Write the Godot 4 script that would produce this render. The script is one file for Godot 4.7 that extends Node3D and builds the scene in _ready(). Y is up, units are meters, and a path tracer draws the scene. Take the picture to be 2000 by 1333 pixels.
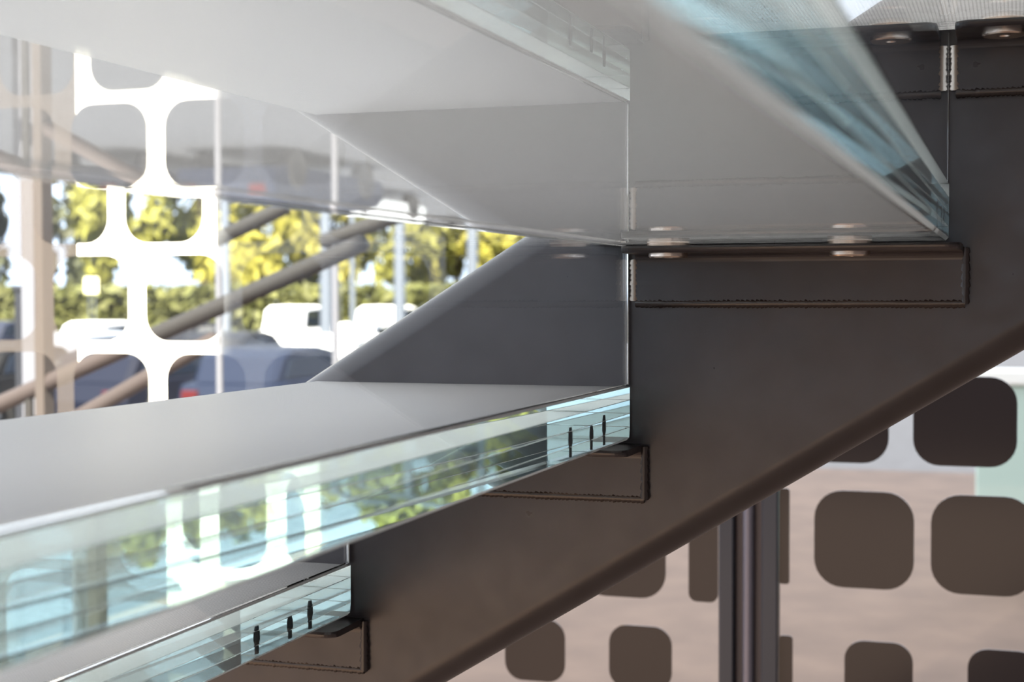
extends Node3D

# Stair grid: going, rise, tread thickness, tread depth (metres). x runs along the stair, y up, z out of the stringer face.
const GOING := 0.28
const RISE := 0.1791
const THICK := 0.0489
const DEPTH := 0.3216
const SLOPE := 0.6197
const FLOOR_Y := -1.42
const GROUND_Y := -2.22
const SCREEN_Z := -1.1
const EYE := Vector3(0.3361, 0.0838, 1.3602)

var M := {}
var used := {}
var rng := RandomNumberGenerator.new()


func _ready() -> void:
	rng.seed = 7
	# ---- camera
	var cam := Camera3D.new()
	cam.name = "camera"
	cam.near = 0.01
	cam.far = 400.0
	var at := CameraAttributesPhysical.new()
	at.frustum_focal_length = 53.57
	at.frustum_focus_distance = 1.36
	at.frustum_near = 0.01
	at.frustum_far = 400.0
	at.exposure_aperture = 8.0
	cam.attributes = at
	cam.fov = rad_to_deg(2.0 * atan(666.5 / 2976.0))
	cam.rotation_order = EULER_ORDER_YXZ
	cam.position = EYE
	cam.rotation = Vector3(-0.02988, 0.32022, -0.00162)
	add_child(cam)
	# ---- sky, exposure
	var env := Environment.new()
	var sky := Sky.new()
	var sm := ProceduralSkyMaterial.new()
	sm.sky_top_color = Color(0.84, 0.86, 0.89)
	sm.sky_horizon_color = Color(0.72, 0.77, 0.84)
	sm.sky_curve = 0.18
	sm.ground_horizon_color = Color(0.72, 0.72, 0.72)
	sm.ground_bottom_color = Color(0.5, 0.47, 0.44)
	sm.sky_energy_multiplier = 2.15
	sm.ground_energy_multiplier = 1.0
	sky.sky_material = sm
	env.background_mode = Environment.BG_SKY
	env.sky = sky
	env.tonemap_mode = Environment.TONE_MAPPER_LINEAR
	env.tonemap_exposure = 0.75
	env.sdfgi_enabled = true
	env.ssao_enabled = true
	env.ssil_enabled = true
	var we := WorldEnvironment.new()
	we.name = "world_environment"
	we.environment = env
	add_child(we)
	# ---- sun
	var sun := DirectionalLight3D.new()
	sun.name = "sun"
	sun.light_color = Color(1.0, 0.95, 0.86)
	sun.light_energy = 17.0
	sun.light_angular_distance = 0.25
	sun.shadow_enabled = true
	add_child(sun)
	sun.look_at_from_position(Vector3(1.62, 6.0, 6.0), Vector3.ZERO)

	materials()
	setting()
	stair()
	screens()
	outdoors()


# =============================================================== helpers
func mat(c: Color, rough := 0.6, metal := 0.0) -> StandardMaterial3D:
	var m := StandardMaterial3D.new()
	m.albedo_color = c
	m.roughness = rough
	m.metallic = metal
	return m


func glass(c: Color, ior := 1.52) -> StandardMaterial3D:
	var m := StandardMaterial3D.new()
	m.albedo_color = Color(c, 0.0)
	m.roughness = 0.0
	m.refraction_enabled = true
	m.refraction_scale = (ior - 1.0) / 10.0
	return m


func noise_tex(freq: float, lo: Color, hi: Color, size := 512, seed_ := 1, oct := 4) -> NoiseTexture2D:
	var n := FastNoiseLite.new()
	n.noise_type = FastNoiseLite.TYPE_SIMPLEX_SMOOTH
	n.seed = seed_
	n.frequency = freq
	n.fractal_octaves = oct
	var t := NoiseTexture2D.new()
	t.width = size
	t.height = size
	t.seamless = true
	t.noise = n
	var g := Gradient.new()
	g.set_color(0, lo)
	g.set_color(1, hi)
	t.color_ramp = g
	return t


func materials() -> void:
	# painted steel of the stringer: fine texture, a little sheen
	var steel := mat(Color(1, 1, 1), 0.42)
	steel.albedo_texture = noise_tex(0.012, Color(0.208, 0.19, 0.195), Color(0.243, 0.227, 0.234), 512, 3)
	steel.uv1_triplanar = true
	steel.uv1_world_triplanar = true
	steel.uv1_scale = Vector3(2.5, 2.5, 2.5)
	steel.roughness_texture = noise_tex(0.02, Color(0.27, 0.27, 0.27), Color(0.40, 0.40, 0.40), 512, 5)
	steel.roughness = 1.0
	M.steel = steel
	M.weld = mat(Color(0.20, 0.175, 0.17), 0.22)
	M.bare_weld = mat(Color(0.62, 0.57, 0.52), 0.28, 0.7)
	M.pin = mat(Color(0.33, 0.38, 0.42), 0.4)
	M.nickel = mat(Color(0.90, 0.83, 0.77), 0.25, 1.0)
	M.glass = glass(Color(0.735, 0.855, 0.848))
	M.clear_glass = glass(Color(0.985, 0.99, 0.988))
	M.riser = glass(Color(0.97, 0.985, 0.985), 1.52)
	M.arris = glass(Color(0.97, 0.985, 0.98))
	M.arris.roughness = 0.45
	M.edge = mat(Color(0.90, 0.92, 0.90), 0.35)
	# ceramic dots of the treads
	var im := Image.create(64, 64, false, Image.FORMAT_RGBA8)
	for y in 64:
		for x in 64:
			var q := Vector2(x - 31.5, y - 31.5) / 64.0
			var d := pow(pow(absf(q.x), 4.0) + pow(absf(q.y), 4.0), 0.25)
			im.set_pixel(x, y, Color(0.78, 0.76, 0.745).lerp(Color(0.95, 0.93, 0.915), clampf((0.36 - d) * 24.0 + 0.5, 0, 1)))
	var fr := mat(Color(1, 1, 1), 0.4)
	fr.albedo_texture = ImageTexture.create_from_image(im)
	fr.backlight_enabled = true
	fr.backlight = Color(1.13, 1.10, 1.075)
	fr.cull_mode = BaseMaterial3D.CULL_DISABLED
	M.frit = fr
	M.cell = mat(Color(0.16, 0.135, 0.135), 0.12)
	M.cell.metallic_specular = 0.38
	var pane := mat(Color(1, 1, 1, 0.0), 0.02)
	pane.transparency = BaseMaterial3D.TRANSPARENCY_ALPHA
	pane.metallic_specular = 0.22      # coated against glare
	M.pane = pane
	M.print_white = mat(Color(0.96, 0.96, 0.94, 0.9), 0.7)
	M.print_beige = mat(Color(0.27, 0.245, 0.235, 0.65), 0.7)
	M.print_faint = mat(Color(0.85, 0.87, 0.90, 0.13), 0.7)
	for k in ["print_white", "print_beige", "print_faint"]:
		M[k].transparency = BaseMaterial3D.TRANSPARENCY_ALPHA
		M[k].cull_mode = BaseMaterial3D.CULL_DISABLED
	M.frame = mat(Color(0.16, 0.17, 0.20), 0.35)
	M.frame_brown = mat(Color(0.30, 0.25, 0.25), 0.4)
	M.tube = mat(Color(0.45, 0.43, 0.46), 0.35, 0.5)
	var pave := mat(Color(1, 1, 1), 0.9)
	pave.albedo_texture = noise_tex(0.01, Color(0.41, 0.34, 0.295), Color(0.48, 0.40, 0.345), 512, 11)
	pave.uv1_triplanar = true
	pave.uv1_world_triplanar = true
	pave.uv1_scale = Vector3(0.4, 0.4, 0.4)
	M.pave = pave
	var asph := mat(Color(1, 1, 1), 0.95)
	asph.albedo_texture = noise_tex(0.02, Color(0.10, 0.115, 0.15), Color(0.15, 0.165, 0.20), 512, 12)
	asph.uv1_triplanar = true
	asph.uv1_world_triplanar = true
	asph.uv1_scale = Vector3(0.3, 0.3, 0.3)
	M.asphalt = asph
	M.white_wall = mat(Color(0.95, 0.95, 0.92), 0.8)
	M.cream = mat(Color(0.93, 0.91, 0.72), 0.8)
	M.mint = mat(Color(0.72, 0.80, 0.75), 0.7)
	M.dark_wall = mat(Color(0.34, 0.31, 0.30), 0.8)
	M.facade = mat(Color(0.66, 0.63, 0.60), 0.9)
	M.bark = mat(Color(0.25, 0.20, 0.16), 0.95)
	M.leaf = mat(Color(1, 1, 1), 0.7)
	M.leaf.vertex_color_use_as_albedo = true
	M.leaf.backlight_enabled = true
	M.leaf.backlight = Color(0.6, 0.6, 0.3)
	M.leaf.cull_mode = BaseMaterial3D.CULL_DISABLED
	M.grass = mat(Color(0.42, 0.45, 0.16), 0.95)
	M.pole = mat(Color(0.36, 0.39, 0.44), 0.5, 0.2)
	M.tyre = mat(Color(0.05, 0.05, 0.055), 0.8)
	M.car_glass = mat(Color(0.10, 0.14, 0.20), 0.06)
	M.lamp_red = mat(Color(0.26, 0.03, 0.03), 0.3)
	M.rail = mat(Color(0.10, 0.095, 0.10), 0.75)
	M.rail_brown = mat(Color(0.20, 0.17, 0.17), 0.75)
	M.column = mat(Color(0.25, 0.225, 0.215), 0.6)
	M.grey_post = mat(Color(0.38, 0.39, 0.43), 0.45)
	M.dark_post = mat(Color(0.10, 0.11, 0.14), 0.5)


func start() -> SurfaceTool:
	var st := SurfaceTool.new()
	st.begin(Mesh.PRIMITIVE_TRIANGLES)
	return st


# a flat convex polygon that faces away from «inside»
func face(st: SurfaceTool, pts: Array, inside: Vector3, uv_scale := 0.0, col = null) -> void:
	var c := Vector3.ZERO
	for p in pts:
		c += p
	c /= pts.size()
	var n: Vector3 = (pts[1] - pts[0]).cross(pts[2] - pts[0]).normalized()
	var q := pts.duplicate()
	if n.dot(c - inside) > 0.0:
		q.reverse()     # Godot's front faces run clockwise
	else:
		n = -n
	for i in range(1, q.size() - 1):
		for v in [q[0], q[i], q[i + 1]]:
			st.set_normal(n)
			if uv_scale > 0.0:
				st.set_uv(Vector2(v.x, v.z) * uv_scale)
			if col != null:
				st.set_color(col)
			st.add_vertex(v)


# box with chamfered edges, between two corners
func box(st: SurfaceTool, a: Vector3, b: Vector3, ch := 0.0, low := -1.0) -> void:
	var c := (a + b) * 0.5
	var h := (b - a).abs() * 0.5
	var k := minf(ch, minf(h.x, minf(h.y, h.z)) * 0.49)
	var v := func(sx, sy, sz, axis):
		var o := Vector3(sx * h.x, sy * h.y, sz * h.z)
		if k > 0.0:
			for i in 3:
				if i != axis:
					o[i] -= signf(o[i]) * (low if low > 0.0 and sy < 0 else k)
		return c + o
	for axis in 3:
		for s in [-1, 1]:
			var pts := []
			for q in [[-1, -1], [1, -1], [1, 1], [-1, 1]]:
				var sg := [0, 0, 0]
				sg[axis] = s
				sg[(axis + 1) % 3] = q[0]
				sg[(axis + 2) % 3] = q[1]
				pts.append(v.call(sg[0], sg[1], sg[2], axis))
			face(st, pts, c)
	if k <= 0.0:
		return
	for axis in 3:            # edges along «axis»
		for s in [[-1, -1], [1, -1], [1, 1], [-1, 1]]:
			var u := (axis + 1) % 3
			var w := (axis + 2) % 3
			var pts := []
			for e in [-1, 1]:
				var sg := [0, 0, 0]
				sg[axis] = e
				sg[u] = s[0]
				sg[w] = s[1]
				var p1: Vector3 = v.call(sg[0], sg[1], sg[2], u)
				var p2: Vector3 = v.call(sg[0], sg[1], sg[2], w)
				pts += [p1, p2] if e == -1 else [p2, p1]
			face(st, pts, c)
	for x in [-1, 1]:
		for y in [-1, 1]:
			for z in [-1, 1]:
				face(st, [v.call(x, y, z, 0), v.call(x, y, z, 1), v.call(x, y, z, 2)], c)


# prism: closed outline (Vector2 list, any winding, roughly star-shaped seen from its middle) from depth d0 to d1; to3 maps (x, y, d) to space
func prism(st: SurfaceTool, outline: PackedVector2Array, d0: float, d1: float, to3: Callable, bevel := 0.0) -> void:
	var mid := Vector2.ZERO
	for p in outline:
		mid += p
	mid /= outline.size()
	var n := outline.size()
	var small := PackedVector2Array()
	for i in n:
		var p := outline[i]
		small.append(p + (mid - p).normalized() * bevel)
	var rings := [[small, d0], [outline, d0 + bevel * signf(d1 - d0)], [outline, d1 - bevel * signf(d1 - d0)], [small, d1]]
	var tri := Geometry2D.triangulate_polygon(small)
	var inside: Vector3 = to3.call(mid.x, mid.y, (d0 + d1) * 0.5)
	for e in [0, 3]:
		for i in range(0, tri.size(), 3):
			var pts := []
			for j in 3:
				var p2: Vector2 = rings[e][0][tri[i + j]]
				pts.append(to3.call(p2.x, p2.y, rings[e][1]))
			face(st, pts, inside)
	for r in (3 if bevel > 0.0 else 1):
		var ra = rings[r] if bevel > 0.0 else rings[0]
		var rb = rings[r + 1] if bevel > 0.0 else rings[3]
		for i in n:
			var j := (i + 1) % n
			var e2: Vector2 = outline[j] - outline[i]
			if e2.length() < 1e-7:
				continue
			var a3: Vector3 = to3.call(ra[0][i].x, ra[0][i].y, ra[1])
			var b3: Vector3 = to3.call(ra[0][j].x, ra[0][j].y, ra[1])
			var c3: Vector3 = to3.call(rb[0][j].x, rb[0][j].y, rb[1])
			var d3: Vector3 = to3.call(rb[0][i].x, rb[0][i].y, rb[1])
			# outward by the winding of the outline, for outlines that are not convex
			var nn := Vector2(e2.y, -e2.x) * (-1.0 if Geometry2D.is_polygon_clockwise(outline) else 1.0)
			var m2 := (outline[i] + outline[j]) * 0.5 - nn.normalized() * 0.01
			face(st, [a3, b3, c3, d3], to3.call(m2.x, m2.y, (d0 + d1) * 0.5))


func rounded_rect(w: float, h: float, r: float, seg := 8) -> PackedVector2Array:
	var o := PackedVector2Array()
	for k in 4:
		var c := Vector2((w / 2 - r) * (1 if k in [0, 3] else -1), (h / 2 - r) * (1 if k in [0, 1] else -1))
		for i in seg + 1:
			var t := (k + float(i) / seg) * PI / 2
			o.append(c + Vector2(cos(t), sin(t)) * r)
	return o


# round bar through points, radius per point; smooth normals, closed ends
func tube(st: SurfaceTool, pts: Array, rad: Array, sides := 12) -> void:
	var rings := []
	var n := pts.size()
	for i in n:
		var d: Vector3 = (pts[mini(i + 1, n - 1)] - pts[maxi(i - 1, 0)]).normalized()
		var u := d.cross(Vector3.UP if absf(d.y) < 0.9 else Vector3.RIGHT).normalized()
		var w := d.cross(u)
		var ring := []
		for k in sides:
			var t := TAU * k / sides
			var nn := u * cos(t) + w * sin(t)
			ring.append([pts[i] + nn * rad[i], nn])
		rings.append(ring)
	for i in n - 1:
		for k in sides:
			var l := (k + 1) % sides
			quad_smooth(st, rings[i][k], rings[i][l], rings[i + 1][l], rings[i + 1][k])
	for e in [0, n - 1]:
		if rad[e] > 1e-4:
			var pp := []
			for k in sides:
				pp.append(rings[e][k][0])
			var o: Vector3 = pts[1] if e == 0 else pts[n - 2]
			face(st, pp, o)


func quad_smooth(st: SurfaceTool, a, b, c, d) -> void:
	for t in [[a, b, c], [a, c, d]]:
		var n: Vector3 = (t[1][0] - t[0][0]).cross(t[2][0] - t[0][0])
		var o = t if n.dot(t[0][1] + t[1][1] + t[2][1]) < 0.0 else [t[0], t[2], t[1]]
		for v in o:
			st.set_normal(v[1])
			st.add_vertex(v[0])


# turned body about an axis through «c»; prof = [[radius, along], ...]
func lathe(st: SurfaceTool, c: Vector3, axis: Vector3, prof: Array, sides := 32) -> void:
	var u := axis.cross(Vector3.RIGHT if absf(axis.x) < 0.9 else Vector3.UP).normalized()
	var w := axis.cross(u)
	for i in prof.size() - 1:
		var p0: Vector2 = Vector2(prof[i][0], prof[i][1])
		var p1: Vector2 = Vector2(prof[i + 1][0], prof[i + 1][1])
		var d := (p1 - p0).normalized()
		for k in sides:
			var q := []
			for e in [[p0, k], [p0, k + 1], [p1, k + 1], [p1, k]]:
				var t: float = TAU * e[1] / sides
				var r := u * cos(t) + w * sin(t)
				q.append([c + r * e[0].x + axis * e[0].y, (r * d.y - axis * d.x).normalized()])
			quad_smooth(st, q[0], q[1], q[2], q[3])


func numbered(n: String) -> String:
	used[n] = used.get(n, -1) + 1
	return n if used[n] == 0 else "%s_%03d" % [n, used[n]]


func obj(called: String, st: SurfaceTool, m: Material, parent: Node = self) -> MeshInstance3D:
	var o := MeshInstance3D.new()
	o.name = numbered(called) if parent == self else called
	o.mesh = st.commit()
	o.material_override = m
	parent.add_child(o, true)
	return o


func tag(o: Node, label: String, category: String, group := "") -> Node:
	o.set_meta("label", label)
	o.set_meta("category", category)
	if group:
		o.set_meta("group", group)
	return o


func thing(called: String, label: String, category: String, at := Vector3.ZERO, group := "") -> Node3D:
	var o := Node3D.new()
	o.name = numbered(called)
	add_child(o)
	o.position = at
	tag(o, label, category, group)
	return o


func struct(called: String, st: SurfaceTool, m: Material) -> MeshInstance3D:
	var o := obj(called, st, m)
	o.set_meta("kind", "structure")
	return o


# =============================================================== setting
func setting() -> void:
	var st := start()
	box(st, Vector3(-4.0, GROUND_Y - 0.1, -12.0), Vector3(9, FLOOR_Y, 9.0))
	struct("floor", st, M.pave)
	st = start()
	box(st, Vector3(-90, GROUND_Y - 0.5, -90), Vector3(-4.0, GROUND_Y, 30))
	box(st, Vector3(-4.0, GROUND_Y - 0.5, -90), Vector3(60, GROUND_Y, -12))
	struct("ground", st, M.asphalt)
	st = start()
	# the building behind the camera, which keeps the stair in the shade
	box(st, Vector3(0.95, FLOOR_Y, 6.0), Vector3(9.0, 19.0, 6.3), 0.03)
	struct("wall_back", st, M.facade)
	st = start()
	box(st, Vector3(3.2, FLOOR_Y, -14.0), Vector3(3.5, 5.5, 5.95), 0.03)
	struct("wall_right", st, M.dark_wall)


# =============================================================== stair
func stair() -> void:
	stringer()
	var where := ["lowest in view, at the bottom edge", "with broad pale top at lower left", "overhead, seen from below", "topmost, its dotted underside at upper right"]
	for i in range(-1, 3):
		var bx := GOING * i
		var y := RISE * i
		tread(bx, y, "laminated glass stair tread, " + where[i + 1])
		bracket(bx, y - THICK, ["dark brown welded angle bracket under the lowest glass tread", "dark brown welded angle bracket half hidden behind the middle glass tread", "dark brown welded angle bracket seen whole, with two bright discs, right of centre", "dark brown welded angle bracket in the upper right corner with silvery side weld"][i + 1])
	var rl := ["glass riser under the middle tread, its short white edge near the bottom", "tall glass riser left of centre, the parked cars seen through it", "glass riser in the upper right corner mirroring the bracket beside it"]
	for i in range(0, 3):
		riser(GOING * (i - 1), RISE * (i - 1), rl[i])


func stringer() -> void:
	var root := thing("stair_stringer", "wide dark brown steel stair stringer tube rising diagonally to the right", "stringer", Vector3(0, 0, 0))
	var u := Vector3(1, SLOPE, 0).normalized()
	var v := Vector3(-SLOPE, 1, 0).normalized()
	var mid := Vector3(-0.3444, -0.0021, 0)        # a point of the upper edge line
	var depth := 0.329
	var org := mid - v * depth / 2 + Vector3(0, 0, -0.055)
	var ring := rounded_rect(depth, 0.11, 0.024, 12)
	var st := start()
	var n := ring.size()
	var a := -2.35
	var b := 2.6
	var steps := 6
	for s in steps:
		var t0 := lerpf(a, b, float(s) / steps)
		var t1 := lerpf(a, b, float(s + 1) / steps)
		for i in n:
			var j := (i + 1) % n
			var q := []
			for e in [[i, t0], [j, t0], [j, t1], [i, t1]]:
				var p: Vector2 = ring[e[0]]
				# normal of the rounded outline at this point
				var core := Vector2(clampf(p.x, -depth / 2 + 0.024, depth / 2 - 0.024), clampf(p.y, -0.055 + 0.024, 0.055 - 0.024))
				var nn := (p - core).normalized()
				q.append([org + u * e[1] + v * p.x + Vector3(0, 0, p.y), v * nn.x + Vector3(0, 0, nn.y)])
			quad_smooth(st, q[0], q[1], q[2], q[3])
	for e in [a, b]:
		var pp := []
		for p in ring:
			pp.append(org + u * e + v * p.x + Vector3(0, 0, p.y))
		face(st, pp, org)
	obj("tube", st, M.steel, root)


func tread(bx: float, y: float, label: String) -> void:
	var root := thing("glass_tread", label, "stair tread", Vector3(bx - DEPTH / 2, y - THICK, 0.0), "glass treads of the stair")
	var plies := [0.0, 0.0122, 0.0246, 0.0370, THICK]
	for k in 4:
		var st := start()
		box(st, Vector3(-DEPTH / 2, plies[k] + (-0.0001 if k else 0.0), 0.004), Vector3(DEPTH / 2, plies[k + 1], 1.75), 0.0004, 0.0026 if k == 0 else -1.0)
		var ply := obj("glass_ply", st, M.glass, root)
		ply.material_override = null
		ply.mesh = sorted_faces(ply.mesh, k)
		if k == 3:
			ply.set_meta("label", "top ply with fired white dots")
	for p in [[0.190, 0.024], [0.127, 0.020], [0.086, 0.026]]:
		var st := start()
		lathe(st, Vector3(DEPTH / 2 - 0.012, 0.003, p[0]), Vector3.UP, [[0.0, 0.0], [0.0034, 0.0], [0.0034, p[1] * 0.35], [0.0052, p[1] * 0.5], [0.0048, p[1] * 0.8], [0.0030, p[1]], [0.0, p[1]]], 14)
		obj("spacer_pin", st, M.pin, root)


# the same ply as surfaces: long edges seen through the depth of green glass, clear broad faces, and a walking face with fired white dots
func sorted_faces(m: Mesh, k: int) -> ArrayMesh:
	var a := m.surface_get_arrays(0)
	var v: PackedVector3Array = a[Mesh.ARRAY_VERTEX]
	var n: PackedVector3Array = a[Mesh.ARRAY_NORMAL]
	var sts := [start(), start(), start(), start()]
	for i in range(0, v.size(), 3):
		var w := 0 if absf(n[i].y) < 0.9 else 1
		if k == 3 and n[i].y > 0.99:
			w = 2          # dotted walking face
		if k == 0 and n[i].y < -0.3 and n[i].y > -0.9:
			w = 3          # ground lower arris
		if k == 3 and n[i].y > 0.3 and n[i].y < 0.99:
			w = 3          # ground upper arris
		for e in [i, i + 1, i + 2]:
			sts[w].set_normal(n[e])
			sts[w].set_uv(Vector2(v[e].x, v[e].z) / 0.003)
			sts[w].add_vertex(v[e])
	var out := ArrayMesh.new()
	var mats := [M.glass, M.clear_glass, M.frit, M.edge if k == 3 else M.arris]
	for w in 4:
		if w < 2 or (w == 2 and k == 3) or (w == 3 and k in [0, 3]):
			sts[w].commit(out)
			out.surface_set_material(out.get_surface_count() - 1, mats[w])
	return out


func riser(bx: float, y: float, label: String) -> void:
	var root := thing("glass_riser", label, "glass riser", Vector3(bx - 0.0055, y, 0), "glass risers of the stair")
	var st := start()
	box(st, Vector3(-0.0045, 0.0012, 0.006), Vector3(0.0045, RISE - THICK - 0.0012, 1.75), 0.0012)
	obj("pane", st, M.riser, root)
	st = start()
	box(st, Vector3(-0.0036, 0.002, 0.0045), Vector3(0.0046, RISE - THICK - 0.002, 0.006), 0.0006)
	var e := obj("polished_edge", st, M.edge, root)
	e.set_meta("label", "pale polished edge")


func bead(st: SurfaceTool, p0: Vector3, p1: Vector3, r: float, pitch: float, seed_: int) -> void:
	var g := RandomNumberGenerator.new()
	g.seed = seed_
	var d := (p1 - p0).normalized()
	var ln := (p1 - p0).length()
	var pts := []
	var rad := []
	var t := 0.0
	pts.append(p0)
	rad.append(r * 0.25)
	while t < ln:
		var w := pitch * g.randf_range(0.8, 1.25)
		var rr := r * g.randf_range(0.9, 1.08)
		for k in 4:          # one ripple: a steep front, then a slow fall
			pts.append(p0 + d * minf(ln, t + w * [0.0, 0.22, 0.5, 0.85][k]))
			rad.append(rr * [0.80, 1.02, 0.98, 0.88][k])
		t += w
	pts.append(p1)
	rad.append(r * 0.25)
	tube(st, pts, rad, 14)


func bracket(bx: float, y: float, label: String) -> void:
	var x0 := -0.274
	var x1 := 0.0118
	var root := thing("tread_bracket", label, "bracket", Vector3(bx, y, 0), "angle brackets under the treads")
	var top := -0.0035
	var th := 0.006
	# the leg against the stringer, with the root radius of a rolled angle
	var st := start()
	var prof := PackedVector2Array([Vector2(0.0, top)])
	var out := 0.072
	prof.append(Vector2(out - 0.002, top))
	prof.append(Vector2(out, top - 0.002))
	for i in 5:
		var t := i / 4.0 * PI / 2
		prof.append(Vector2(out - 0.004 + cos(t) * 0.004, top - th + 0.004 - sin(t) * 0.004))
	for i in 7:
		var t := i / 6.0 * PI / 2
		prof.append(Vector2(0.0065 + 0.007 - sin(t) * 0.007, top - th - 0.007 + cos(t) * 0.007))
	prof.append(Vector2(0.0065, -0.0515))
	prof.append(Vector2(0.0055, -0.0525))
	prof.append(Vector2(0.0, -0.0525))
	var n := prof.size()
	# sections along x; the outer corners of the flat leg are rounded in plan
	var xs := []
	var cr := 0.012
	for i in 7:
		var t := i / 6.0 * PI / 2
		xs.append([x0 + cr - sin(PI / 2 - t) * cr, out - cr + sin(t) * cr])
	for i in 7:
		var t := i / 6.0 * PI / 2
		xs.append([x1 - cr + sin(t) * cr, out - cr + cos(t) * cr])
	for s in xs.size() - 1:
		for i in n:
			var j := (i + 1) % n
			var q := []
			for e in [[i, s], [j, s], [j, s + 1], [i, s + 1]]:
				var p: Vector2 = prof[e[0]]
				var lim: float = xs[e[1]][1]
				q.append(Vector3(xs[e[1]][0], p.y, p.x if p.x < 0.02 else p.x - out + lim))
			var ed := prof[j] - prof[i]
			var m := (prof[i] + prof[j]) * 0.5 + Vector2(ed.y, -ed.x).normalized() * 0.002 * (1.0 if Geometry2D.is_polygon_clockwise(prof) else -1.0)
			face(st, q, Vector3((xs[s][0] + xs[s + 1][0]) / 2, m.y, m.x))
	var tri := Geometry2D.triangulate_polygon(prof)
	for e in [0, xs.size() - 1]:
		for i in range(0, tri.size(), 3):
			var pts := []
			for k in 3:
				var p := prof[tri[i + k]]
				pts.append(Vector3(xs[e][0], p.y, p.x if p.x < 0.02 else p.x - out + xs[e][1]))
			face(st, pts, Vector3((x0 + x1) / 2, pts[0].y, pts[0].z))
	obj("angle_plate", st, M.steel, root)
	st = start()
	bead(st, Vector3(x0 - 0.001, -0.0535, 0.003), Vector3(x1 + 0.002, -0.0535, 0.003), 0.0046, 0.0040, int(bx * 1000) + 5)
	obj("weld_bead", st, M.weld, root)
	st = start()
	bead(st, Vector3(x1 + 0.0015, -0.0545, 0.003), Vector3(x1 + 0.0015, top - 0.002, 0.003), 0.0046, 0.007, int(bx * 1000) + 6)
	obj("weld_bead", st, M.weld, root)
	st = start()
	bead(st, Vector3(x0 - 0.002, -0.0515, 0.003), Vector3(x0 - 0.002, top - 0.010, 0.003), 0.0046, 0.0046, int(bx * 1000) + 7)
	var w := obj("weld_bead", st, M.bare_weld, root)
	w.set_meta("label", "lighter weld bead on the left side")
	for x in [-0.236, -0.0792]:
		st = start()
		lathe(st, Vector3(x, top - th, 0.042), Vector3.DOWN, [[0.0, 0.0], [0.0172, 0.0], [0.0172, 0.0028], [0.0162, 0.0040], [0.0048, 0.0040], [0.0040, 0.0020], [0.0, 0.0020]], 40)
		obj("bolt_head", st, M.nickel, root)
		st = start()
		lathe(st, Vector3(x, -0.0002, 0.042), Vector3.DOWN, [[0.0, 0.0], [0.0185, 0.0], [0.0188, 0.0004], [0.0188, 0.0030], [0.0185, 0.0033], [0.0, 0.0033]], 40)
		obj("spacer_disc", st, M.nickel, root)


# =============================================================== glazed screens behind the stair
func screen(called_label: String, xa: float, xb: float, ya: float, yb: float, rows: Array) -> void:
	var root := thing("solar_glass_panel", called_label, "glass panel", Vector3((xa + xb) / 2, ya, SCREEN_Z), "glass panels with dark rounded cells")
	var st := start()
	box(st, Vector3(-(xb - xa) / 2, 0, -0.006), Vector3((xb - xa) / 2, yb - ya, 0.0), 0.001)
	obj("pane", st, M.pane, root)
	var meshes := {}
	for r in rows:          # [y, width, height, [x centres]]
		var key := "%.3f_%.3f" % [r[1], r[2]]
		if not meshes.has(key):
			var s2 := start()
			var o := rounded_rect(r[1], r[2], minf(r[1], r[2]) * 0.29, 7)
			prism(s2, o, -0.0012, 0.0004, func(x, y, d): return Vector3(x, y, d))
			meshes[key] = s2.commit()
		for x in r[3]:
			var c := MeshInstance3D.new()
			c.name = "cell"
			c.mesh = meshes[key]
			c.material_override = M.cell
			root.add_child(c, true)
			c.position = Vector3(x - (xa + xb) / 2, r[0] - ya, 0.0006)


func screens() -> void:
	screen("clear glass panel with small dark rounded cells left of the dark post", -0.60, -0.124, FLOOR_Y + 0.05, -0.23, [
		[-0.345, 0.145, 0.150, [-0.4690, -0.2850]],
		[-0.345, 0.049, 0.150, [-0.1495]],
		[-0.520, 0.107, 0.107, [-0.4395, -0.2555]],
		[-0.705, 0.090, 0.090, [-0.420, -0.236]],
		[-0.885, 0.075, 0.075, [-0.420, -0.236]],
	])
	screen("clear glass panel with large dark rounded cells right of the dark post", -0.026, 0.425, FLOOR_Y + 0.05, 0.02, [
		[-0.113, 0.155, 0.140, [0.068, 0.260]],
		[-0.305, 0.155, 0.155, [0.1075, 0.2880]],
		[-0.305, 0.0165, 0.155, [-0.0175]],
		[-0.519, 0.106, 0.106, [0.1315, 0.3200]],
		[-0.519, 0.022, 0.106, [-0.0145]],
		[-0.705, 0.090, 0.090, [0.120, 0.308]],
		[-0.885, 0.075, 0.075, [0.110, 0.300]],
	])
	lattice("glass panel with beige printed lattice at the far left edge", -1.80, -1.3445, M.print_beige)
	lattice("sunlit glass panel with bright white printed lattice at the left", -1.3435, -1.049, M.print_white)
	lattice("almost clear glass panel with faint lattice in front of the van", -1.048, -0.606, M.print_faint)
	# the post between the panels
	var root := thing("screen_post", "dark steel post with flat frames between the two celled glass panels", "post", Vector3(-0.075, FLOOR_Y, SCREEN_Z))
	var top := 1.25
	var st := start()
	box(st, Vector3(-0.048, 0, -0.02), Vector3(-0.024, top, 0.008), 0.002)
	obj("frame_bar", st, M.frame, root)
	st = start()
	box(st, Vector3(0.022, 0, -0.02), Vector3(0.048, top, 0.010), 0.002)
	obj("frame_bar", st, M.frame, root)
	st = start()
	box(st, Vector3(-0.024, 0, -0.05), Vector3(0.022, top, -0.012), 0.002)
	obj("backing_bar", st, M.frame_brown, root)
	st = start()
	tube(st, [Vector3(-0.001, 0, -0.002), Vector3(-0.001, top, -0.002)], [0.0095, 0.0095], 20)
	obj("round_bar", st, M.tube, root)


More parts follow.
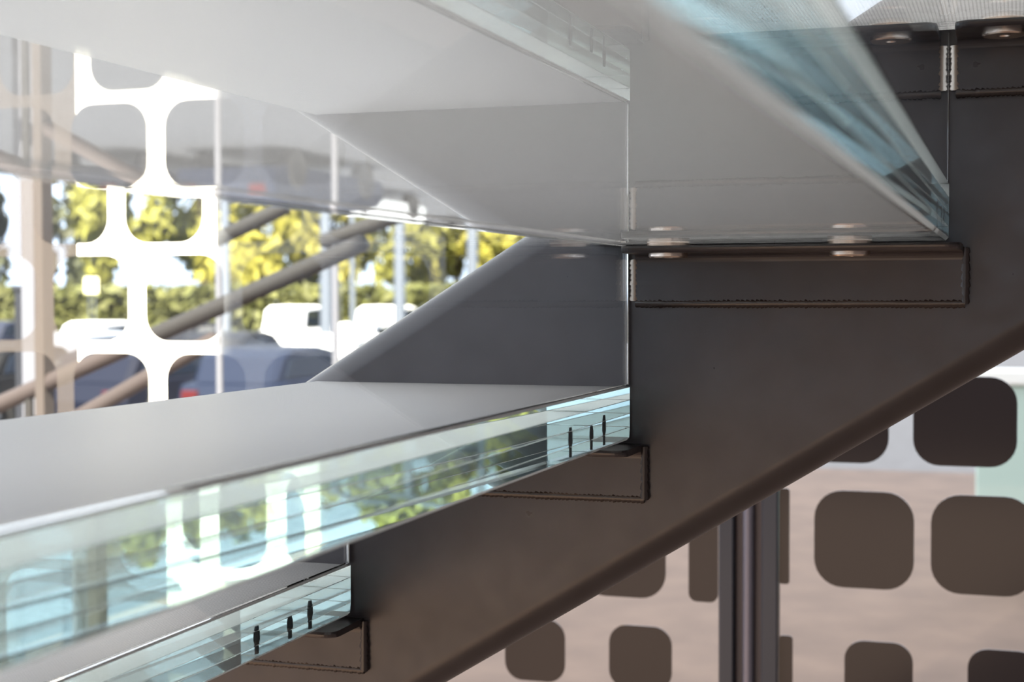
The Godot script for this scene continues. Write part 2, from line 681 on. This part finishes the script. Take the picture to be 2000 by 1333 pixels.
# a glass panel whose printed lattice leaves rows of clear rounded openings
func lattice(label: String, xa: float, xb: float, m: Material) -> void:
	var root := thing("lattice_glass_panel", label, "glass panel", Vector3((xa + xb) / 2, FLOOR_Y, SCREEN_Z), "glass panels with printed lattice")
	var top := 1.1
	var st := start()
	box(st, Vector3(xa - root.position.x, 0.02, -0.006), Vector3(xb - root.position.x, top - FLOOR_Y, 0.0), 0.001)
	obj("pane", st, M.pane, root)
	st = start()
	box(st, Vector3(xa - root.position.x, 0.0, -0.014), Vector3(xb - root.position.x, 0.05, 0.012), 0.002)
	obj("foot_channel", st, M.frame, root)
	st = start()
	var hole := rounded_rect(0.162, 0.159, 0.047, 7)
	var lim := PackedVector2Array([Vector2(xa, -2), Vector2(xb, -2), Vector2(xb, 2), Vector2(xa, 2)])
	var pitch := 0.199
	var ph := 0.1815
	for k in range(-5, 6):
		var y := 0.080 + ph * k
		var x0 := -(1.116 + 0.0425 * k)
		for c in range(-5, 6):
			var x := x0 + pitch * c
			if x + pitch / 2 < xa or x - pitch / 2 > xb:
				continue
			for side in [-1, 1]:      # half a tile, half an opening
				var o := PackedVector2Array()
				o.append(Vector2(x, y + ph / 2))
				o.append(Vector2(x + side * pitch / 2, y + ph / 2))
				o.append(Vector2(x + side * pitch / 2, y - ph / 2))
				o.append(Vector2(x, y - ph / 2))
				var arc := []
				for p in hole:
					if p.x * side >= 0.0:
						arc.append(Vector2(x, y) + p)
				arc.sort_custom(func(u, v): return atan2(u.y - y, (u.x - x) * side) < atan2(v.y - y, (v.x - x) * side))
				o.append(Vector2(x, y - 0.0795))
				for p in arc:
					o.append(p)
				o.append(Vector2(x, y + 0.0795))
				for piece in Geometry2D.intersect_polygons(o, lim):
					var tri := Geometry2D.triangulate_polygon(piece)
					for i in range(0, tri.size(), 3):
						var pts := []
						for j in 3:
							var q := piece[tri[i + j]]
							pts.append(Vector3(q.x - root.position.x, q.y - FLOOR_Y, 0.0008))
						face(st, pts, pts[0] - Vector3(0, 0, 1))
	obj("printed_lattice", st, m, root)


# =============================================================== outdoors
# point seen at pixel (px, py) of the photograph on the plane z (used only to read off where things stand)
func spot(px: float, py: float, z: float) -> Vector3:
	var b := Basis.from_euler(Vector3(-0.02988, 0.32022, -0.00162), EULER_ORDER_YXZ)
	var d := b * Vector3((px - 1000.0) / 2976.0, -(py - 666.5) / 2976.0, -1.0)
	return EYE + d * ((z - EYE.z) / d.z)


func outdoors() -> void:
	# pale green wall right of the screens
	var root := thing("garden_wall", "pale green low wall with a white cap behind the right glass panel", "wall", Vector3(1.0, FLOOR_Y, -7.3))
	var st := start()
	box(st, Vector3(-0.87, 0, -0.1), Vector3(1.2, 1.02, 0.1), 0.01)
	obj("wall_body", st, M.mint, root)
	st = start()
	box(st, Vector3(-0.89, 1.02, -0.13), Vector3(1.2, 1.10, 0.13), 0.01)
	obj("cap", st, M.white_wall, root)

	posts()
	trees()
	cars()


func bar(root: Node3D, called: String, a: Vector3, b: Vector3, r: float, m: Material) -> void:
	var st := start()
	var k := (b - a).normalized() * r * 0.5
	tube(st, [a - root.position, a - root.position + k, b - root.position - k, b - root.position], [r * 0.7, r, r, r * 0.7], 14)
	obj(called, st, m, root)


func posts() -> void:
	var z := -2.6
	# beige column, grey post, dark post at the left edge
	var c := spot(83, 576, z)
	var root := thing("beige_column", "slim beige column behind the glass at the left", "column", Vector3(c.x, FLOOR_Y, z))
	var st := start()
	box(st, Vector3(-0.016, 0, -0.03), Vector3(0.016, 4.3, 0.03), 0.003)
	obj("shaft", st, M.column, root)
	st = start()
	box(st, Vector3(-0.05, 0, -0.06), Vector3(0.05, 0.02, 0.06), 0.003)
	obj("base_plate", st, M.column, root)
	c = spot(8, 576, z)
	root = thing("grey_post", "light grey steel post at the left edge of the view", "post", Vector3(c.x, FLOOR_Y, z - 0.14))
	st = start()
	box(st, Vector3(-0.026, 0, -0.03), Vector3(0.026, 4.3, 0.03), 0.004)
	obj("shaft", st, M.grey_post, root)
	st = start()
	box(st, Vector3(-0.06, 0, -0.06), Vector3(0.06, 0.02, 0.06), 0.003)
	obj("base_plate", st, M.grey_post, root)
	c = spot(50, 576, z - 0.4)
	root = thing("dark_post", "dark post standing between the grey post and the beige column", "post", Vector3(c.x, FLOOR_Y, z - 0.4))
	st = start()
	box(st, Vector3(-0.03, 0, -0.03), Vector3(0.03, 1.52, 0.03), 0.004)
	obj("shaft", st, M.dark_post, root)
	st = start()
	box(st, Vector3(-0.035, 1.52, -0.035), Vector3(0.035, 1.54, 0.035), 0.004)
	obj("cap", st, M.dark_post, root)
	# handrail of the flight beyond: two sloping rails on posts
	var a := spot(-60, 815, z)
	var b := spot(712, 472, z)
	root = thing("handrail", "dark sloping handrail rising to the right in front of the trees", "handrail", Vector3(a.x, FLOOR_Y, z))
	bar(root, "rail", a, a.lerp(b, 0.42), 0.026, M.rail_brown)
	bar(root, "rail", a.lerp(b, 0.42), b, 0.026, M.rail)
	bar(root, "rail", spot(90, 850, z), spot(420, 660, z), 0.024, M.rail_brown)
	for t in [0.0, 0.16]:
		var p: Vector3 = a.lerp(b, t)
		bar(root, "baluster", Vector3(p.x, FLOOR_Y, z), p, 0.014, M.rail)
	var e := spot(400, 478, z - 0.6)
	var f := spot(560, 402, z - 0.6)
	root = thing("handrail", "short dark upper rail left of centre, just under the tread edge", "handrail", Vector3(e.x, FLOOR_Y, z - 0.6))
	bar(root, "rail", e, f, 0.026, M.rail)
	bar(root, "baluster", Vector3(e.x + 0.05, FLOOR_Y, z - 0.6), e.lerp(f, 0.15), 0.012, M.grey_post)
	e = spot(625, 474, z - 0.6)
	f = spot(800, 412, z - 0.6)
	root = thing("handrail", "short dark upper rail right of the light pole, near the glass edge", "handrail", Vector3(e.x, FLOOR_Y, z - 0.6))
	bar(root, "rail", e, f, 0.026, M.rail)
	bar(root, "baluster", Vector3(e.x + 0.05, FLOOR_Y, z - 0.6), e.lerp(f, 0.15), 0.012, M.grey_post)


func light_pole(px: float, z: float, r: float, label: String) -> void:
	var c := spot(px, 576, z)
	var root := thing("lamp_post", label, "lamp post", Vector3(c.x, GROUND_Y, z), "lamp posts of the car park")
	var st := start()
	tube(st, [Vector3(0, 0.35, 0), Vector3(0, 3.5, 0), Vector3(0, 7.5, 0)], [r, r * 0.9, r * 0.7], 16)
	obj("pole", st, M.pole, root)
	st = start()
	lathe(st, Vector3.ZERO, Vector3.UP, [[0.0, 0.0], [r * 2.0, 0.0], [r * 2.0, 0.3], [r * 1.7, 0.36], [0.0, 0.36]], 24)
	obj("footing", st, M.pole, root)
	st = start()
	tube(st, [Vector3(0, 7.4, 0), Vector3(0.5, 7.6, 0), Vector3(1.1, 7.62, 0)], [r * 0.5, r * 0.45, r * 0.4], 10)
	obj("arm", st, M.pole, root)
	st = start()
	box(st, Vector3(0.9, 7.56, -0.16), Vector3(1.6, 7.7, 0.16), 0.03)
	obj("lamp_head", st, M.pole, root)


func make_tree(seed_: int, tint: Color, h: float, w: float) -> Array:
	var g := RandomNumberGenerator.new()
	g.seed = seed_
	var trunk := start()
	var pts := [Vector3(0, 0, 0), Vector3(0.05, h * 0.2, 0.02), Vector3(-0.05, h * 0.5, 0.05), Vector3(0.05, h * 0.85, 0)]
	tube(trunk, pts, [0.2, 0.16, 0.11, 0.04], 10)
	for k in 6:
		var t := TAU * k / 6.0 + g.randf()
		var y0 := h * g.randf_range(0.25, 0.5)
		var tip := Vector3(cos(t) * w * 0.35, y0 + h * 0.2, sin(t) * w * 0.35)
		tube(trunk, [Vector3(0, y0, 0), (Vector3(0, y0, 0) + tip) / 2 + Vector3(0, 0.2, 0), tip], [0.08, 0.06, 0.02], 7)
	var leaves := start()
	var blobs := []
	for k in 22:
		var t := g.randf() * TAU
		var rr := sqrt(g.randf()) * w * 0.42
		var y := h * g.randf_range(0.16, 0.92)
		rr *= 1.0 - 0.55 * absf(y / h - 0.5)
		blobs.append([Vector3(cos(t) * rr, y, sin(t) * rr), g.randf_range(0.6, 1.0) * w * 0.21])
	for b in blobs:
		for k in 120:
			var d := Vector3(g.randfn(), g.randfn(), g.randfn()).normalized()
			var p: Vector3 = b[0] + d * b[1] * pow(g.randf(), 0.4)
			var n := (d + Vector3(g.randfn(), g.randfn() + 0.6, g.randfn()) * 0.7).normalized()
			var u := n.cross(Vector3(g.randfn(), g.randfn(), g.randfn())).normalized()
			var v := n.cross(u)
			var s := g.randf_range(0.22, 0.42)
			var c := tint * g.randf_range(0.75, 1.25)
			face(leaves, [p - u * s, p - v * s * 0.45, p + u * s, p + v * s * 0.45], p - n, 0.0, Color(c.r, c.g, c.b))
	return [trunk.commit(), leaves.commit()]


func trees() -> void:
	var kinds := [
		make_tree(21, Color(0.22, 0.205, 0.03), 8.5, 5.0),
		make_tree(22, Color(0.16, 0.16, 0.026), 9.0, 5.0),
		make_tree(23, Color(0.042, 0.048, 0.02), 9.0, 5.0),
	]
	var spots := [
		[-60, -58.0, 2, "dark green tree at the far left behind the posts"],
		[150, -64.0, 2, "dark green tree behind the beige column"],
		[215, -57.0, 1, "yellow green tree beside the dark tree at the left"],
		[400, -65.0, 1, "olive tree behind the bright mirrored strip"],
		[505, -57.0, 0, "bright yellow tree left of the thickest lamp post"],
		[640, -64.5, 0, "bright yellow tree behind the thickest lamp post"],
		[780, -57.0, 1, "yellow green tree behind the second thick lamp post"],
		[890, -64.0, 0, "bright yellow tree left of the stringer top"],
		[1050, -57.5, 0, "bright yellow tree partly hidden behind the stringer top"],
	]
	for s in spots:
		var c := spot(s[0], 576, s[1])
		var root := thing("leafy_tree", s[3], "tree", Vector3(c.x, GROUND_Y, s[1]), "trees beyond the car park")
		root.rotation.y = s[0] * 0.7
		root.scale = Vector3(1.0, 1.6, 1.0)
		for k in 2:
			var o := MeshInstance3D.new()
			o.name = ["trunk", "foliage"][k]
			o.mesh = kinds[s[2]][k]
			o.material_override = [M.bark, M.leaf][k]
			root.add_child(o, true)
	# low hedge and grass bank under the trees
	var st := start()
	var a := spot(-200, 576, -54.0)
	var b := spot(1200, 576, -54.0)
	var g := RandomNumberGenerator.new()
	g.seed = 5
	for k in 9000:
		var p := Vector3(lerpf(a.x, b.x, g.randf()), GROUND_Y + g.randf_range(0.05, 2.7), -54.0 + g.randf_range(-0.5, 0.5))
		var n := Vector3(g.randfn(), g.randfn() + 0.5, g.randfn() + 0.6).normalized()
		var u := n.cross(Vector3(g.randfn(), g.randfn(), g.randfn())).normalized()
		var v := n.cross(u)
		var s := g.randf_range(0.2, 0.36)
		var c := Color(0.075, 0.08, 0.02) * g.randf_range(0.7, 1.4)
		face(st, [p - u * s, p - v * s * 0.5, p + u * s, p + v * s * 0.5], p - n, 0.0, Color(c.r, c.g, c.b))
	var h := obj("hedge", st, M.leaf)
	tag(h, "low olive hedge along the car park under the trees", "hedge")
	h.set_meta("kind", "stuff")


func cars() -> void:
	light_pole(636, -36.5, 0.17, "light grey lamp post left of the bright van, thickest of the lamp posts")
	light_pole(780, -36.5, 0.165, "light grey lamp post above the sloping stringer edge, right of the van")
	light_pole(922, -36.5, 0.165, "light grey lamp post nearest the top of the stringer")
	light_pole(688, -38.0, 0.08, "thin grey lamp post between two thicker ones")
	light_pole(440, -36.5, 0.14, "light grey lamp post at the right of the bright mirrored strip")
	var list := [
		[30, -44.0, 1.57, Color(0.12, 0.14, 0.2), "car", "dark blue far car at the left edge behind the posts"],
		[215, -44.0, 1.57, Color(0.82, 0.84, 0.88), "car", "white far car below the cream sign board"],
		[395, -44.0, 1.50, Color(0.10, 0.11, 0.14), "car", "black far car just right of the bright white lattice"],
		[590, -49.3, 1.64, Color(0.90, 0.91, 0.93), "van", "white far van left of the thickest lamp post, below the handrail"],
		[728, -44.0, 1.57, Color(0.88, 0.89, 0.90), "car", "white far car nearest the second thick lamp post"],
		[770, -49.5, 1.57, Color(0.92, 0.92, 0.92), "van", "white far van behind the white car, right of the lamp post"],
		[900, -44.0, 1.57, Color(0.70, 0.72, 0.75), "car", "silver far car mostly behind the stringer"],
		[40, -22.5, 1.6, Color(0.04, 0.045, 0.06), "car", "dark near car at the left edge, low behind the handrail"],
		[300, -22.0, 1.55, Color(0.025, 0.05, 0.12), "car", "navy near car just above the pale glass tread"],
		[560, -22.5, 1.57, Color(0.05, 0.09, 0.17), "car", "blue grey near car low beside the stringer edge"],
		[200, -31.0, 1.45, Color(0.55, 0.58, 0.64), "car", "grey car in the middle row behind the navy car"],
		[470, -32.0, 1.66, Color(0.09, 0.10, 0.13), "car", "black car in the middle row behind the blue grey car"],
		[690, -30.0, 1.57, Color(0.86, 0.88, 0.90), "car", "white car in the middle row at the sloping stringer edge"],
	]
	for c in list:
		var p := spot(c[0], 600, c[1])
		car(Vector3(p.x, GROUND_Y, c[1]), PI / 2 * 0.0 + c[2], c[3], c[4], c[5])
	# red flash and sign board
	var sp := spot(178, 558, -48.0)
	var root := thing("sign_board", "cream sign board on two posts in front of the trees", "sign", Vector3(sp.x, GROUND_Y, -48.0))
	var st := start()
	box(st, Vector3(-0.3, sp.y - GROUND_Y - 0.3, -0.02), Vector3(0.3, sp.y - GROUND_Y + 0.3, 0.02), 0.01)
	obj("board", st, M.cream, root)
	for s in [-1, 1]:
		st = start()
		tube(st, [Vector3(s * 0.12, 0, -0.04), Vector3(s * 0.12, sp.y - GROUND_Y, -0.04)], [0.02, 0.02], 10)
		obj("leg", st, M.pole, root)


func car(at: Vector3, turn: float, paint: Color, kind: String, label: String) -> void:
	var root := thing("parked_" + kind, label, kind, at, "cars in the car park")
	root.rotation.y = turn
	var pm := mat(paint, 0.5)
	pm.metallic_specular = 0.3
	var tall := 1.95 if kind == "van" else 1.45
	var belt := 1.1 if kind == "van" else 0.92
	var to3 := func(x, y, d): return Vector3(x, y, d)
	var low := PackedVector2Array([Vector2(-2.2, 0.35), Vector2(-2.25, 0.6), Vector2(-2.15, belt - 0.05), Vector2(-1.7, belt), Vector2(1.0, belt), Vector2(2.0, belt - 0.14), Vector2(2.25, 0.62), Vector2(2.2, 0.32), Vector2(1.85, 0.28), Vector2(-1.85, 0.28)])
	var st := start()
	prism(st, low, -0.88, 0.88, to3, 0.08)
	obj("body", st, pm, root)
	var cab := PackedVector2Array([Vector2(-1.95, belt - 0.02), Vector2(-1.7, tall - 0.15), Vector2(-1.35, tall - 0.02), Vector2(-0.2, tall), Vector2(0.35, tall - 0.08), Vector2(1.15, belt - 0.02)])
	st = start()
	prism(st, cab, -0.76, 0.76, to3, 0.10)
	obj("cabin", st, pm, root)
	for s in [-1, 1]:
		var win := PackedVector2Array([Vector2(-1.6, belt + 0.04), Vector2(-1.42, tall - 0.18), Vector2(-0.3, tall - 0.12), Vector2(0.25, tall - 0.18), Vector2(0.85, belt + 0.04)])
		st = start()
		prism(st, win, s * 0.73, s * 0.775, to3, 0.006)
		obj("side_window", st, M.car_glass, root)
	st = start()
	prism(st, PackedVector2Array([Vector2(0.50, tall - 0.17), Vector2(0.535, tall - 0.15), Vector2(1.12, belt + 0.06), Vector2(1.07, belt + 0.05)]), -0.62, 0.62, to3)
	obj("windscreen", st, M.car_glass, root)
	for x in [-1.35, 1.4]:
		for s in [-1, 1]:
			st = start()
			lathe(st, Vector3(x, 0.33, s * 0.72), Vector3(0, 0, s), [[0.0, 0.0], [0.33, 0.0], [0.33, 0.16], [0.30, 0.19], [0.21, 0.19], [0.18, 0.17], [0.0, 0.17]], 24)
			obj("wheel", st, M.tyre, root)
	for s in [-0.62, 0.62]:
		st = start()
		box(st, Vector3(-2.27, 0.62, s - 0.14), Vector3(-2.15, 0.78, s + 0.14), 0.01)
		obj("tail_light", st, M.lamp_red, root)
